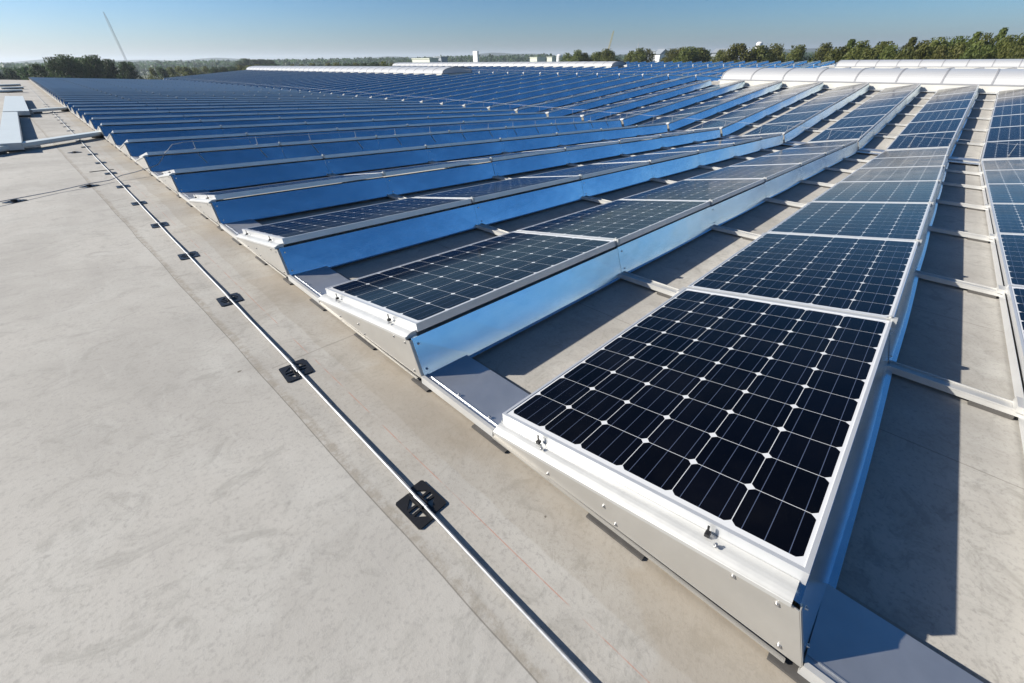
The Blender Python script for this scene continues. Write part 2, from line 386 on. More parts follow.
def support(b,x,mat=0):
    b.prism_x([(-.03,-.048),(-.93,-.048),(-.955,.095)],x-.012,x+.012,mat)

def one_mesh_row(n,name):
    b=MB()
    for j in range(n):
        T=Matrix.Translation((j*MP,0,0))@MOD
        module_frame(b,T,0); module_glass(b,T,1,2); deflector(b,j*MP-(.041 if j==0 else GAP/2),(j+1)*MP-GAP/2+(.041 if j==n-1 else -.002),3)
        if j: cover(b,j*MP-GAP,4); rail(b,j*MP-GAP/2,5,None)
    L=n*MP-GAP
    for xx,s in ((0,-1),(L,1)):
        end_ledge(b,xx,s,4); end_plate(b,xx,s,6); fronttray(b,xx,s,7); baseedge(b,xx,s,5)
    lowskirt(b,0,L,0)
    for j in range(n):
        b.box(j*MP-.040,j*MP+.010,-MW-.024,-MW+.03,-.034,.016,4,MOD)
    return b.mesh(name,[M['frame'],M['cells'],M['backsheet'],M['deflector'],M['clamp'],M['rail'],M['endplate'],M['sheet']])
def P1(fn,name,mats,*a,**k):
    b=MB(); fn(b,*a,**k); return b.mesh(name,mats)
ME={}
ME['frame']=P1(module_frame,'panel_frame',[M['frame']],I4)
b=MB(); module_glass(b,I4,0,1); ME['glass']=b.mesh('cell_sheet',[M['cells'],M['backsheet']])
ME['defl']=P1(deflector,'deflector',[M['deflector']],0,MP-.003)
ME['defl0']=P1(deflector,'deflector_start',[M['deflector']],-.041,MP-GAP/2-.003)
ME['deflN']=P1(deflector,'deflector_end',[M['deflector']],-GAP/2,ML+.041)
ME['ledge0']=P1(end_ledge,'edge_cap',[M['clamp']],0,-1); ME['ledgeN']=P1(end_ledge,'edge_cap_end',[M['clamp']],0,1)
ME['plate0']=P1(end_plate,'end_plate',[M['endplate']],0,-1); ME['plateN']=P1(end_plate,'end_plate_end',[M['endplate']],0,1)
ME['tray0']=P1(fronttray,'walk_sheet',[M['sheet']],0,-1); ME['trayN']=P1(fronttray,'walk_sheet_end',[M['sheet']],0,1)
ME['base0']=P1(baseedge,'base_rail',[M['rail'],M['rubber']],0,-1,0,1); ME['baseN']=P1(baseedge,'base_rail_end',[M['rail'],M['rubber']],0,1,0,1)
ME['cover']=P1(cover,'joint_cover',[M['clamp']],0)
ME['rail']=P1(rail,'cross_rail',[M['rail'],M['rubber']],0,0,1)
ME['support']=P1(support,'support_bracket',[M['rail']],0)
ME['skirt']={n:P1(lowskirt,'front_skirt',[M['frame']],0,n*MP-GAP) for n in (6,7)}
b=MB(); b.cyl((0,0,0),.0058,.003,6,0,(-1,0,0)); b.cyl((-.003,0,0),.0036,.003,8,0,(-1,0,0)); ME['bolt']=b.mesh('bolt',[M['bolt']])
b=MB(); b.box(-.008,.008,-.006,.006,0,.011,1); b.box(-.0018,.0018,-.0025,.0025,.011,.034,1); b.cyl((-.018,-.028,0),.0062,.004,6,0); b.cyl((-.018,-.028,.004),.0036,.006,8,0); ME['clip']=b.mesh('earth_clip',[M['bolt'],M['plastic']])
b=MB(); b.box(-.014,.014,-.012,.012,-.036,.008); b.box(-.014,.014,.012,.028,.002,.008); b.cyl((0,.014,.008),.007,.007,6); ME['clamp']=b.mesh('panel_clamp',[M['clamp']])

UP=.095
def full_row(name,label,n,si,x0,k,detail):
    x0w,z0,a=SEC[si]
    root=thing(name,label,'solar panel row','rows of solar panels on the roof',W(si,x0,k*PITCH,ZG),(0,a,0))
    L=n*MP-GAP
    for j in range(n):
        p=link('solar_panel',ME['frame'],root,(j*MP,0,UP),(-TILT+rng.uniform(-.0016,.0016),rng.uniform(-.0008,.0008),0))
        link('cell_sheet',ME['glass'],p)
        key='defl0' if j==0 else ('deflN' if j==n-1 else 'defl')
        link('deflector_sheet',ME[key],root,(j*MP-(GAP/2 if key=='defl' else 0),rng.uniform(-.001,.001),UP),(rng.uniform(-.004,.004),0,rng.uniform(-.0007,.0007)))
        if j:
            link('joint_cover',ME['cover'],root,(j*MP-GAP,0,UP)); link('cross_rail',ME['rail'],root,(j*MP-GAP/2,0,UP))
            if detail>0: link('support_bracket',ME['support'],root,(j*MP-GAP/2,0,UP))
            if detail>0:
                q=MOD@Vector((0,-MW-.004,0)); link('panel_clamp',ME['clamp'],root,(j*MP-GAP/2,q.y,q.z+UP),(-TILT,0,0))
    for xx,s in ((0,'0'),(L,'N')):
        link('edge_cap',ME['ledge'+s],root,(xx,0,UP)); link('end_plate',ME['plate'+s],root,(xx,0,UP))
        link('walk_sheet',ME['tray'+s],root,(xx,0,UP)); link('base_rail',ME['base'+s],root,(xx,0,UP))
    link('front_skirt',ME['skirt'][n],root,(0,0,UP))
    if detail>1:
        for y,z in ((-.13,-.035),(-.50,-.015),(-.55,-.055),(-.86,.075),(-.955,.085),(-1.005,-.045),(-.28,-.058)):
            link('bolt',ME['bolt'],root,(-.0535,y,z+UP))
        for y in (.06,.25): 
            link('bolt',ME['bolt'],root,(-.012,y,-.050+UP),(0,R(90),0))
        for v in (.20,.78):
            q=MOD@Vector((-.018,-v,-.028)); link('earth_clip',ME['clip'],root,(q.x,q.y,q.z+UP),(-TILT,0,0))
        for j in range(n):
            for z,yy in ((.085,-1.0045),(-.030,-1.0505)):
                for xx in ((j*MP+.03),):
                    link('bolt',ME['bolt'],root,(xx-(.045 if j==0 else 0),yy,z+UP),(0,0,R(90)))
    return root
ROW={7:one_mesh_row(7,'panel_row'),6:one_mesh_row(6,'panel_row_short')}
def far_row(name,label,n,si,x0,k):
    a=SEC[si][2]
    o=link(name,ROW[n],None,W(si,x0,k*PITCH,0),(rng.uniform(-.002,.002),a+rng.uniform(-.0006,.0006),0)); tag(o,label,'solar panel row','rows of solar panels on the roof'); return o

SKY_A=(-9.0,7.75); SKY_B=(28.9,73.5)
def has_sky(k):
    yc=k*PITCH-.5; return yc<SKY_A[1]+.9 or SKY_B[0]-.9<yc<SKY_B[1]+.8
K1MAX,K2MAX=41,48
for k in range(-1,K1MAX+1):
    n_=k+2
    lab={-1:'solar panel row cut off by the right photo edge, on the near roof slope',
         0:'nearest solar panel row with big dark cells and bare metal end plate',
         1:'solar panel row next left of the nearest one, pale blue back sheet',
         2:'third solar panel row from the right, grey cells and blue back sheet',
         5:'sixth solar panel row on the near slope, carrying a thin lightning wire on pins'}.get(k)
    if lab is None: lab=f'{ordn(n_)} solar panel row from the right on the near roof slope'
    if k<=13: full_row('solar_panel_row',lab,7,0,0,k,2 if k<=4 else 1 if k<=8 else 0)
    else: far_row('solar_panel_row',lab,7,0,0,k)
for k in range(-2,K2MAX+1):
    n=6 if has_sky(k) else 7
    lab=f'{ordn(k+3)} solar panel row from the right on the slope rising to the nearer skylights'
    if k<=7: full_row('solar_panel_row',lab,n,1,.09,k,0)
    else: far_row('solar_panel_row',lab,n,1,.09,k)
for si,txt,k0 in ((2,'on the slope hidden behind the nearer skylight ridge',-2),(3,'on the slope rising to the farther skylights',-3)):
    for k in range(k0,K2MAX+1):
        sk=has_sky(k); n=6 if sk else 7
        far_row('solar_panel_row',f'{ordn(k-k0+1)} solar panel row from the right {txt}',n,si,(MP+.12 if sk and si==2 else (.12 if si==2 else 0)),k)

for si,txt in ((4,'on the slope just beyond the farther skylight ridge'),(5,'on the last slope beyond the farther skylights')):
    for k in range(5,33):
        far_row('solar_panel_row',f'{ordn(k-4)} solar panel row from the right {txt}',7,si,.12,k)

# ------------------------------------------------------------------ barrel skylights on the ridges
def skylight(ridge,ya,yb,label):
    rx,rz=ridge.x,ridge.z
    root=thing('barrel_skylight',label,'skylight','barrel skylights on the roof ridges',(rx,ya,rz+ZG))
    L=yb-ya; hw=1.55; ch=.13; rise=.40
    b=MB()
    for s in (-1,1): b.box(s*hw-.06,s*hw+.06,0,L,-.14,ch)
    b.box(-hw+.06,hw-.06,-.001,.06,-.14,ch); b.box(-hw+.06,hw-.06,L-.06,L+.001,-.14,ch)
    link('curb',b.mesh('curb',[M['curb']]),root)
    b=MB()
    for s in (-1,1): b.box(s*(hw+.02)-.05,s*(hw+.02)+.05,-.02,L+.02,ch+.001,ch+.035)
    link('sill_rail',b.mesh('sill_rail',[M['skyrib']]),root)
    N=18
    def arc(i,off=0):
        t=math.pi*i/N; return (-(hw-.03+off)*math.cos(t), ch+.036+(rise+off)*math.sin(t)**.85 if 0<i<N else ch+.036)
    pan=max(1,round(L/1.27)); pl=L/pan
    sheet=MB()
    for i in range(N):
        (xa,za),(xb,zb)=arc(i),arc(i+1); sheet.face([(xa,.02,za),(xb,.02,zb),(xb,pl-.02,zb),(xa,pl-.02,za)],0,smooth=True)
        sheet.face([(xb,.02,zb-.012),(xa,.02,za-.012),(xa,pl-.02,za-.012),(xb,pl-.02,zb-.012)],0,smooth=True)
    for y in (.02,pl-.02):
        for i in range(N):
            (xa,za),(xb,zb)=arc(i),arc(i+1); sheet.face([(xa,y,za),(xa,y,za-.012),(xb,y,zb-.012),(xb,y,zb)],0)
    sme=sheet.mesh('glazing_sheet',[M['skylight']])
    rib=MB()
    for i in range(N):
        (xa,za),(xb,zb)=arc(i,.012),arc(i+1,.012)
        rib.face([(xa,-.025,za),(xb,-.025,zb),(xb,.025,zb),(xa,.025,za)],0); 
        (xc,zc),(xd,zd)=arc(i,-.02),arc(i+1,-.02)
        rib.face([(xa,-.025,za),(xc,-.025,zc),(xd,-.025,zd),(xb,-.025,zb)],0); rib.face([(xa,.025,za),(xb,.025,zb),(xd,.025,zd),(xc,.025,zc)],0)
    rme=rib.mesh('rib',[M['skyrib']])
    for q in range(pan):
        link('glazing_sheet',sme,root,(0,q*pl,0))
    for q in range(pan+1): link('rib',rme,root,(0,q*pl,0))
    for y in (.03,L-.03):
        b=MB(); pts=[(arc(i)[0],y,arc(i)[1]-.006) for i in range(N+1)]; b.face(pts); b.face([(p[0],p[1]+.006,p[2]) for p in pts][::-1]); link('end_panel',b.mesh('end_panel',[M['endglass']]),root)
    return root
M['endglass']=plain('tinted_end_panel',(.42,.46,.52),.25,.1,2)
skylight(RIDGE[0],SKY_A[0],SKY_A[1],'white barrel skylight at the right, on the nearer ridge behind the panel rows')
skylight(RIDGE[0],SKY_B[0],SKY_B[1],'long white barrel skylight at left centre, on the nearer ridge, ending in a grey arch')
skylight(RIDGE[1],SKY_A[0],SKY_A[1],'white barrel skylight at the right, on the farther ridge before the trees')
skylight(RIDGE[1],SKY_B[0],SKY_B[1],'thin white barrel skylight at centre, far back on the farther ridge')

# ------------------------------------------------------------------ lightning protection on the roof skin
rodx=-.421; rz=ZG+.0135
b=MB(); pts=[]
for i in range(90):
    y=-1.9+i*.5; pts.append(Nw(rodx-.0018*max(0,y-3)+.0025*math.sin(y*1.3)-.001*math.sin(y*.37)*y*.2,y,rz+.003*math.sin(y*2*math.pi)))
b.tube(pts,.0050,10)
tag(link('conductor_rod',b.mesh('conductor_rod',[M['steel']])),'long thin bare metal lightning rod held in black feet along the row ends','lightning conductor')
def holder_plate():
    bm=bmesh.new()
    def loop(pts):
        vs=[bm.verts.new((x,y,0)) for x,y in pts]; return [bm.edges.new((vs[i],vs[(i+1)%len(vs)])) for i in range(len(vs))]
    for s in (-1,1):
        ed=[]; X0,X1=.0055*s,.060*s
        oc=[]
        r=.006
        ya,yb=(-.073,.061) if s<0 else (-.061,.073)
        oc=[(X0,ya),(X1-r*s,ya),(X1,ya+r),(X1,yb-r),(X1-r*s,yb),(X0,yb)]
        ed+=loop(oc); yc=(ya+yb)/2
        ed+=loop([(.016*s,yc-.046),(.046*s,yc-.018),(.016*s,yc-.015)])
        ed+=loop([(.014*s,yc-.007),(.048*s,yc-.007),(.048*s,yc+.007),(.014*s,yc+.007)])
        ed+=loop([(.016*s,yc+.015),(.046*s,yc+.018),(.016*s,yc+.046)])
        bmesh.ops.triangle_fill(bm,use_beauty=True,use_dissolve=False,edges=ed)
    bmesh.ops.recalc_face_normals(bm,faces=bm.faces)
    if sum(f.normal.z for f in bm.faces)<0: bmesh.ops.reverse_faces(bm,faces=bm.faces)
    res=bmesh.ops.extrude_face_region(bm,geom=list(bm.faces))
    bmesh.ops.translate(bm,verts=[v for v in res['geom'] if isinstance(v,bmesh.types.BMVert)],vec=(0,0,.005))
    bmesh.ops.recalc_face_normals(bm,faces=bm.faces)
    me=bpy.data.meshes.new('holder_base'); bm.to_mesh(me); bm.free(); me.materials.append(M['plastic']); return me
HB=holder_plate()
b=MB(); b.box(-.0055,.0055,-.060,.060,.0,.0042); b.box(-.012,-.0085,-.020,.020,.0045,.019); b.box(.0085,.012,-.020,.020,.0045,.019); b.box(-.012,.012,-.02,.02,.0052,.0068)
HC=b.mesh('rod_clip',[M['plastic']])
b=MB(); b.cyl((0,0,0),.0075,.045,10,0,(0,1,0)); b.cyl((0,-.01,0),.006,.065,10,0,(0,1,0)); HS=b.mesh('rod_sleeve',[M['steel']])
def holder(lx,ly,rot,label,group='black feet of the lightning conductor',sleeve=True):
    root=thing('rod_holder',label,'rod holder',group,Nw(lx,ly,ZG+.001),(0,A1,rot))
    link('base_plate',HB,root); link('rod_clip',HC,root)
    if sleeve: link('rod_sleeve',HS,root,(0,-.022,.0125))
    return root
for i in range(24):
    y=-.043+i*1.0
    lab='black plastic rod foot nearest the camera, with cut-out slots' if i==0 else f'black plastic rod foot, {ordn(i+1)} along the lightning rod from the camera'
    lx=rodx-.0018*max(0,y-3)
    holder(lx,y+rng.uniform(-.01,.01),rng.uniform(-.06,.06),lab)
# branch wire running left over the roof and up onto the sixth row
b=MB()
wp=[(-2.05,5.15,ZG+.02),(-1.41,5.71,ZG+.03),(-1.0,6.02,ZG+.018),(-.70,6.20,ZG+.03),(-.50,6.34,ZG+.022),(-.36,6.43,ZG+.05),(-.22,6.50,ZG+.060),(-.06,6.56,ZG+.085),(.06,6.58,.02),(.18,6.60,.14),(.30,6.61,.24),(.42,6.615,.255)]
b.tube([Nw(*p) for p in wp],.0045,6)
wire=tag(link('branch_wire',b.mesh('branch_wire',[M['wire']])),'thin grey wire crossing the roof skin from the left photo edge up to a row','lightning conductor')
holder(-1.311,5.79,R(-52),'black foot under the branch wire, at the far left photo edge','black feet of the branch wire',False)
holder(-.703,6.20,R(-55),'black foot under the branch wire, close to the long rod','black feet of the branch wire',False)
holder(-.62,9.30,R(-70),'black foot lying beside the front cable tray','black feet of the branch wire',False)
b=MB(); b.box(-.13,.13,-.011,.011,0,.004); tag(link('metal_strap',b.mesh('metal_strap',[M['rubber']]),None,Nw(-.49,7.25,ZG+.002),(0,A1,R(12))),'short dark strap lying crosswise under the long rod','strap')

# pins and wire along the top of the sixth row, and wires along the valley and ridge
yh=5*PITCH-MW*CT
b=MB(); pt=[]
for i in range(0,15): 
    lx=.42+i*.82; pt.append(Nw(lx,yh+.02,.255+(.004 if i%2 else 0)))
b.tube(pt,.0036,6)
rw=thing('row_wire','thin lightning wire on short pins along the sixth panel row of the near slope','lightning conductor',None,Nw(.42,yh,.17))
def under(root,o):
    o.parent=root; o.matrix_parent_inverse=Matrix.Identity(4); o.location=Vector(o.location)-root.location
def child_mesh(root,name,b,mat):
    me=b.mesh(name,[mat]); me.transform(Matrix.Translation(-Vector(root.location))); return link(name,me,root)
child_mesh(rw,'wire',b,M['wire'])
for i in range(15):
    lx=.55+i*.80
    b=MB(); p=Nw(lx,yh+.012,.168); q=Nw(lx,yh+.02,.268); b.tube([p,q],.0042,6)
    p=Nw(lx-.012,yh-.018,.13); q=Nw(lx+.06,yh-.075,-.010); b.tube([p,q],.0045,6)
    b.box(*[c for c in (p.x-.01,p.x+.01,p.y-.01,p.y+.03,p.z+.033,p.z+.042)])
    child_mesh(rw,'pin',b,M['wire'])
def valley_wire(si,lx,label,k0,k1,h=.27,pins=40):
    root=thing('valley_wire' if si==1 else 'ridge_wire',label,'lightning conductor',None,W(si,lx,k0*PITCH,.15))
    b=MB(); pts=[]
    for k in range(k0,k1+1):
        pts.append(W(si,lx,k*PITCH-MW*CT,h)); pts.append(W(si,lx,k*PITCH-.2,h-.015)) 
    b.tube(pts,.0030,5); child_mesh(root,'wire',b,M['wire'])
    for k in range(k0,min(k1,k0+pins)+1):
        for f in (.985,.36):
            b=MB(); y=k*PITCH-f*MW*CT; z=f*MW*ST
            b.tube([W(si,lx,y,z-.002),W(si,lx,y+ (0.01 if f>.5 else -.01),h+.012)],.0044,5); b.cyl(W(si,lx,y,z+.001),.02,.006,8)
            child_mesh(root,'pin',b,M['wire'])
valley_wire(1,.30,'thin lightning wire on pins crossing the rows along the roof valley',-2,K1MAX)
valley_wire(2,.50,'thin lightning wire crossing the far rows along the nearer ridge between skylights',6,19,.30,20)

# ------------------------------------------------------------------ cable trays at the left
def tray(name,label,pa,pb,width,h,z0,legs=True):
    """covered tray from pa to pb (near-slope coordinates)"""
    a=Vector((pa[0],pa[1],0)); c=Vector((pb[0],pb[1],0)); d=(c-a); L=d.length; ang=math.atan2(d.y,d.x)
    root=thing(name,label,'cable tray','pale cable trays on the roof skin',Nw(pa[0],pa[1],ZG),(0,A1,0))
    Rz=Matrix.Rotation(ang,4,'Z')
    b=MB(); b.box(0,L,-width/2,width/2,z0,z0+h-.012,0,Rz); link('tray_body',b.mesh('tray_body',[M['rail']]),root)
    b=MB(); n=max(1,int(L/1.9)); 
    for i in range(n): b.box(i*L/n+.003,(i+1)*L/n-.003,-width/2-.012,width/2+.012,z0+h-.011,z0+h,0,Rz)
    for s in (-1,1): b.box(0,L,s*(width/2+.008)-.004,s*(width/2+.008)+.004,z0+h-.045,z0+h-.0115,0,Rz)
    link('tray_cover',b.mesh('tray_cover',[M['white']]),root)
    if legs:
        for i in range(max(2,int(L/1.2))):
            b=MB(); x=.25+i*(L-.5)/max(1,max(2,int(L/1.2))-1); b.box(x-.06,x+.06,-width/2+.005,width/2-.005,.001,z0-.001,0,Rz); link('foot',b.mesh('foot',[M['rubber']]),root)
    return root
tray('cable_tray','wide pale cable tray cover lying along the left photo edge',(-1.285,9.75),(-1.28,17.1),.24,.10,.04)
tray('cable_tray','second wide pale tray cover farther along the left photo edge',(-1.165,17.2),(-1.165,26.2),.46,.10,.05)
tray('cable_tray','narrow pale cable tray running from the left edge to the panel rows',(-1.62,9.52),(.02,11.50),.15,.065,.045)
tray('cable_tray','short pale cross tray joining the far tray cover to the panel rows',(-.93,18.4),(.02,19.55),.16,.065,.045)
for i,(x,y,l) in enumerate(((-1.5,34,1.3),(-1.2,39,.9),(-1.6,44,1.6))):
    b=MB(); b.box(-l/2,l/2,-.25,.25,.05,.11,0); b.box(-l/2,l/2,-.20,.20,.001,.049,1)
    t_=('first','second','third')[i]
    tag(link('roof_box',b.mesh('roof_box',[M['white'],M['rubber']]),None,Nw(x,y,ZG)),f'low flat box on the roof skin beyond the trays, {t_} from the camera','roof box','flat boxes far along the roof edge')
b=MB(); 
for i in range(24): b.box(i*.5,i*.5+.42,-.2,.2,.25,.31)
b.box(0,12,-.03,.03,.001,.25)

# ------------------------------------------------------------------ surroundings
def fan(radius,z):
    b=MB(); n=64
    for i in range(n):
        a,c=2*math.pi*i/n,2*math.pi*(i+1)/n
        b.face([(0,0,z),(radius*math.cos(a),radius*math.sin(a),z),(radius*math.cos(c),radius*math.sin(c),z)])
    return b
structure(link('ground',fan(6000,GZ).mesh('ground',[M['ground']])))
EYE=Vector((-.755,-.804,1.127))
def polar(px,dist):
    """ground position straight below the photo column px at the horizon, dist metres from the viewpoint"""
    xs=(px-512)/400.0; ys=(341.5-(65-.0159*(px-10)))/400.0
    d=FWD+RGT*xs+UPV*ys; d.z=0; d.normalize(); return Vector((EYE.x+d.x*dist,EYE.y+d.y*dist,GZ))
Ry=Matrix.Rotation(A1,3,'Y')
FWD=Ry@Vector((0.61136828,0.57211549,-0.54672908)); RGT=Ry@Vector((0.69518058,-0.71837785,0.02563656)); UPV=Ry@Vector((0.37809099,0.39574882,0.83691701))

def tree_meshes(seed,h,w,leaf,nclump,per,name,lm,airy=.0,lean=0):
    r=random.Random(seed); t=MB(); top=Vector((lean*h,0,h*.86)); base_h=h*.20
    tp=[Vector((0,0,-.05)),Vector((r.uniform(-.1,.1),r.uniform(-.1,.1),base_h)),Vector((lean*h*.4+r.uniform(-.2,.2),r.uniform(-.2,.2),h*.5)),top]
    t.tube(tp,h*.026,7,0,True,h*.006)
    cl=[]
    for i in range(nclump):
        u=r.random()**.8; zz=h*(.22+.74*u); prof=math.sin(math.pi*min(1,(.12+.86*u)))**.7
        a=r.uniform(0,2*math.pi); rr=w*.5*prof*math.sqrt(r.uniform(.12,1))
        c=Vector((rr*math.cos(a)+lean*zz,rr*math.sin(a),zz)); cl.append((c,w*r.uniform(.11,.19)))
        if i%3==0: t.tube([tp[1].lerp(tp[2],min(1,u)),c.lerp(tp[2],.35)-Vector((0,0,.1*h*.3)),c],h*.009,5,0,False,h*.002)
    f=MB()
    for c,cr in cl:
        for _ in range(per):
            d=Vector((r.gauss(0,1),r.gauss(0,1),r.gauss(0,.8))); d=d.normalized()*cr*r.uniform(.15,1.0)**.6
            p=c+d; n=(d.normalized()*.8+Vector((r.uniform(-1,1),r.uniform(-1,1),r.uniform(-.3,1)))).normalized()
            u=n.orthogonal().normalized(); v=n.cross(u); an=r.uniform(0,6.28); uu=u*math.cos(an)+v*math.sin(an); vv=n.cross(uu); s=leaf*r.uniform(.6,1.4)
            f.face([p-uu*s*.55-vv*s*.15,p+vv*s*-.45,p+uu*s*.55+vv*s*.1,p+vv*s*.45],0,smooth=False)
    zm=sorted(p[2] for p in f.v)[int(len(f.v)*.992)]; k=h/zm
    f.v=[(p[0],p[1],min(p[2]*k,h*1.01)) for p in f.v]
    return t.mesh(name+'_trunk',[M['bark']]), f.mesh(name+'_crown',[lm])
T={}
for i in range(4): T['o',i]=tree_meshes(50+i,10,(7.5,8.5,6.5,9)[i],.30,52,80,'olive_tree',M['leaf_olive'],lean=(.03,.06,-.02,.05)[i])
for i in range(3): T['d',i]=tree_meshes(80+i,10,(7.5,8.5,9.5)[i],.30,70,110,'dark_tree',M['leaf_dark'])
T['t',0]=tree_meshes(95,10,4.2,.27,44,70,'tall_tree',M['leaf_olive'],lean=.09); T['t',1]=tree_meshes(96,10,3.4,.27,40,70,'tall_tree',M['leaf_olive'],lean=.12)
def tree(kind,px,dist,h,label,group,pw=20):
    keys=[k for k in T if k[0]==kind]; key=rng.choice(keys); tm,fm=T[key]
    wm=max(p.co.x for p in fm.vertices)-min(p.co.x for p in fm.vertices); wx=pw*(polar(px+.5,dist)-polar(px-.5,dist)).length/(wm*h/10)
    root=thing('tree',label,'tree',group,polar(px,dist),(0,0,rng.uniform(0,6.28) if kind!='t' else rng.uniform(-.9,-.3)))
    s=h/10; root.scale=(s*wx,s*wx,s)
    link('trunk',tm,root); link('crown',fm,root); return root
def top_h(px,ytop,dist):
    """tree height so that its top reaches photo row ytop"""
    xs=(px-512)/400.0; d=FWD+RGT*xs+UPV*((341.5-ytop)/400.0)
    return EYE.z+d.z/math.hypot(d.x,d.y)*dist-GZ
def rowtrees(lst,group,fmt):
    for i,e in enumerate(lst):
        kind,px,yt,dist=e[:4]; wx=e[4] if len(e)>4 else 20
        tree(kind,px,dist,top_h(px,yt,dist),fmt(i,e),group,wx)
# right: olive trees close behind the far building edge, growing taller to the right
right=[]
rr=random.Random(5)
TOPS=[(690,47),(735,44),(757,46),(775,44),(800,45),(826,43),(845,40),(862,41),(884,42),(905,38),(920,41),(938,38),(952,37),(965,33),(978,34),(990,29),(1006,36),(1020,34)]
for i,(px,yt) in enumerate(TOPS):
    kind='t' if px in (845,905,965,990) else 'o'
    right.append((kind,px,yt,(150 if px<700 else 125 if px<830 else 112-(px-830)*.06)+rr.uniform(-6,6),(44 if px<830 else 52) if kind=='o' else 26))
nR=len(right)
rowtrees(right,'olive green trees behind the far roof edge',lambda i,e: f'{"slender wind-blown" if e[0]=="t" else "bushy"} olive green tree behind the right skylights, {ordn(nR-i)} from the right end')
fill=[(px,47+rr.uniform(-2,2)-(px-830)*.028) for px in range(838,1036,17)]
nF=len(fill)
rowtrees([('o',px,yt+1.5,88+rr.uniform(-5,5),46) for px,yt in fill],'low olive trees in front of the right tree row',lambda i,e: f'low olive tree in front of the right tree row, {ordn(nF-i)} from the right')
mid=[(567,53,170),(578,50,165),(584,53,165),(597,52,165),(607,49,160),(611,51,160),(632,51,170),(641,48,165),(647,49,165),(671,49,160),(680,48,160),(697,48,155),(704,50,155),(722,50,150)]
nM=len(mid)
rowtrees([('o',px,yt,d,(23,28,18,28,27,28,22,30,26,34,34,36,24,24)[i]) for i,(px,yt,d) in enumerate(mid)],'separate round trees at the centre right skyline',lambda i,e: f'round green tree on the centre right skyline, {ordn(i+1)} from the left of that group')
leftt=[(-12,70,150,'d',44),(6,68,150,'d',36),(21,67,140,'d',36),(38,64.5,130,'d',40),(57,57.5,120,'d',44),(69,55,118,'d',46),(82,58,122,'d',40),(94,55.5,120,'d',44),(108,59.5,124,'d',36),(126,62,135,'d',30)]
nL=len(leftt)
rowtrees([(k,px,yt,d,w_) for px,yt,d,k,w_ in leftt],'dark trees beyond the left roof end',lambda i,e: f'dark green tree beyond the left roof end, {ordn(i+1)} from the left photo edge')
hedge=[(px,68.4-(px-140)*.0235+rr.uniform(-1.2,1.0),190+rr.uniform(-12,12)) for px in list(range(148,400,9))]
nH=len(hedge)
rowtrees([('o' if rr.random()<.6 else 'd',px,yt,d,rr.uniform(17,25)) for px,yt,d in hedge],'small trees in the line beyond the far roof edge',lambda i,e: f'small round tree in the line beyond the far roof edge, {ordn(i+1)} from its left end')
cl=[(238,61,330),(246,58.6,330),(254,59.6,335),(262,59.4,340),(268,60,340)]
rowtrees([('d',px,yt,d,19) for px,yt,d in cl],'tall dark clump behind the tree line',lambda i,e: f'tall dark tree in the distant clump at left centre, {ordn(i+1)} from its left side')

# far woodland: one ragged mass along the horizon
r=random.Random(3); b=MB()
for px in range(-60,1120,2):
    for dist,amp in ((620,1.0),(900,1.2),(1400,1.7)):
        q=polar(px+r.uniform(-1,1),dist*r.uniform(.92,1.08)); h=r.uniform(7.5,11.8)*(1 if dist<700 else 1.1)
        if 440<px<560: h*=1.10
        if px>560: h*=.85
        for _ in range(14):
            s=r.uniform(.9,2.3)*dist/750; c=q+Vector((r.uniform(-5,5),r.uniform(-5,5),h-abs(r.gauss(0,3.2))-s*.5)); n=Vector((r.uniform(-1,1),r.uniform(-1,1),r.uniform(-.2,1))).normalized(); u=n.orthogonal().normalized(); v=n.cross(u)
            k=5; ph=r.uniform(0,6)
            b.face([c+(u*math.cos(ph+2*math.pi*i/k)+v*math.sin(ph+2*math.pi*i/k))*s*r.uniform(.7,1.2) for i in range(k)],0)
        b.tube([q,q+Vector((0,0,h-3))],.9*dist/700,5,0,True,.5)
structure(link('woodland',b.mesh('woodland',[M['leaf_dark']])),'stuff')
# low rolling hills behind everything
b=MB(); r=random.Random(9); prev=None
for i in range(0,181):
    px=-700+i*14; a=R(-70)+i*R(1.2)
    d=Vector((math.cos(a),math.sin(a),0)); h=GZ+16+7*math.sin(i*.21)+5*math.sin(i*.53+1)+3*math.sin(i*1.31)
    row=[(d*2300).to_tuple()[:2]+(GZ-.5,),(d*2700).to_tuple()[:2]+(h,),(d*3300).to_tuple()[:2]+(GZ-.5,)]
    if prev:
        for k in range(2): b.face([prev[k],prev[k+1],row[k+1],row[k]],0,smooth=True)
    prev=row
structure(link('hills',b.mesh('hills',[M['leaf_dark']])))

# far buildings
def zrow(px,y,dist): return top_h(px,y,dist)      # height above the outer ground
def house(name,label,px0,px1,ytop,dist,depth,mat,windows=2,group=None,cat='building',roof='flat'):
    a=polar(px0,dist); c=polar(px1,dist); d=c-a; L=d.length/max(.3,abs(d.normalized().y)); ang=R(-90); h=zrow((px0+px1)/2,ytop,dist)
    root=thing(name,label,cat,group,a,(0,0,ang))
    b=MB(); b.box(0,L,0,depth,0,h); link('wall',b.mesh('wall',[mat]),root)
    b=MB()
    if roof=='flat': b.box(-.2,L+.2,-.2,depth+.2,h+.002,h+.35)
    else: b.prism_x([(-.4,h+.002),(depth+.4,h+.002),(depth/2,h+roof)],-.3,L+.3)
    link('roof_cap' if roof=='flat' else 'roof',b.mesh('roof_cap',[M['bgrey'] if roof!='flat' else mat]),root)
    for w in range(windows):
        z=h-1.3-w*3.2
        if z<1: break
        n=max(2,int(L/4))
        for i in range(n):
            b=MB(); x=(i+.5)*L/n; b.box(x-L/n*.36,x+L/n*.36,-.05,.06,z-1.5,z); link('window',b.mesh('window',[M['glassdark']]),root)
    return root
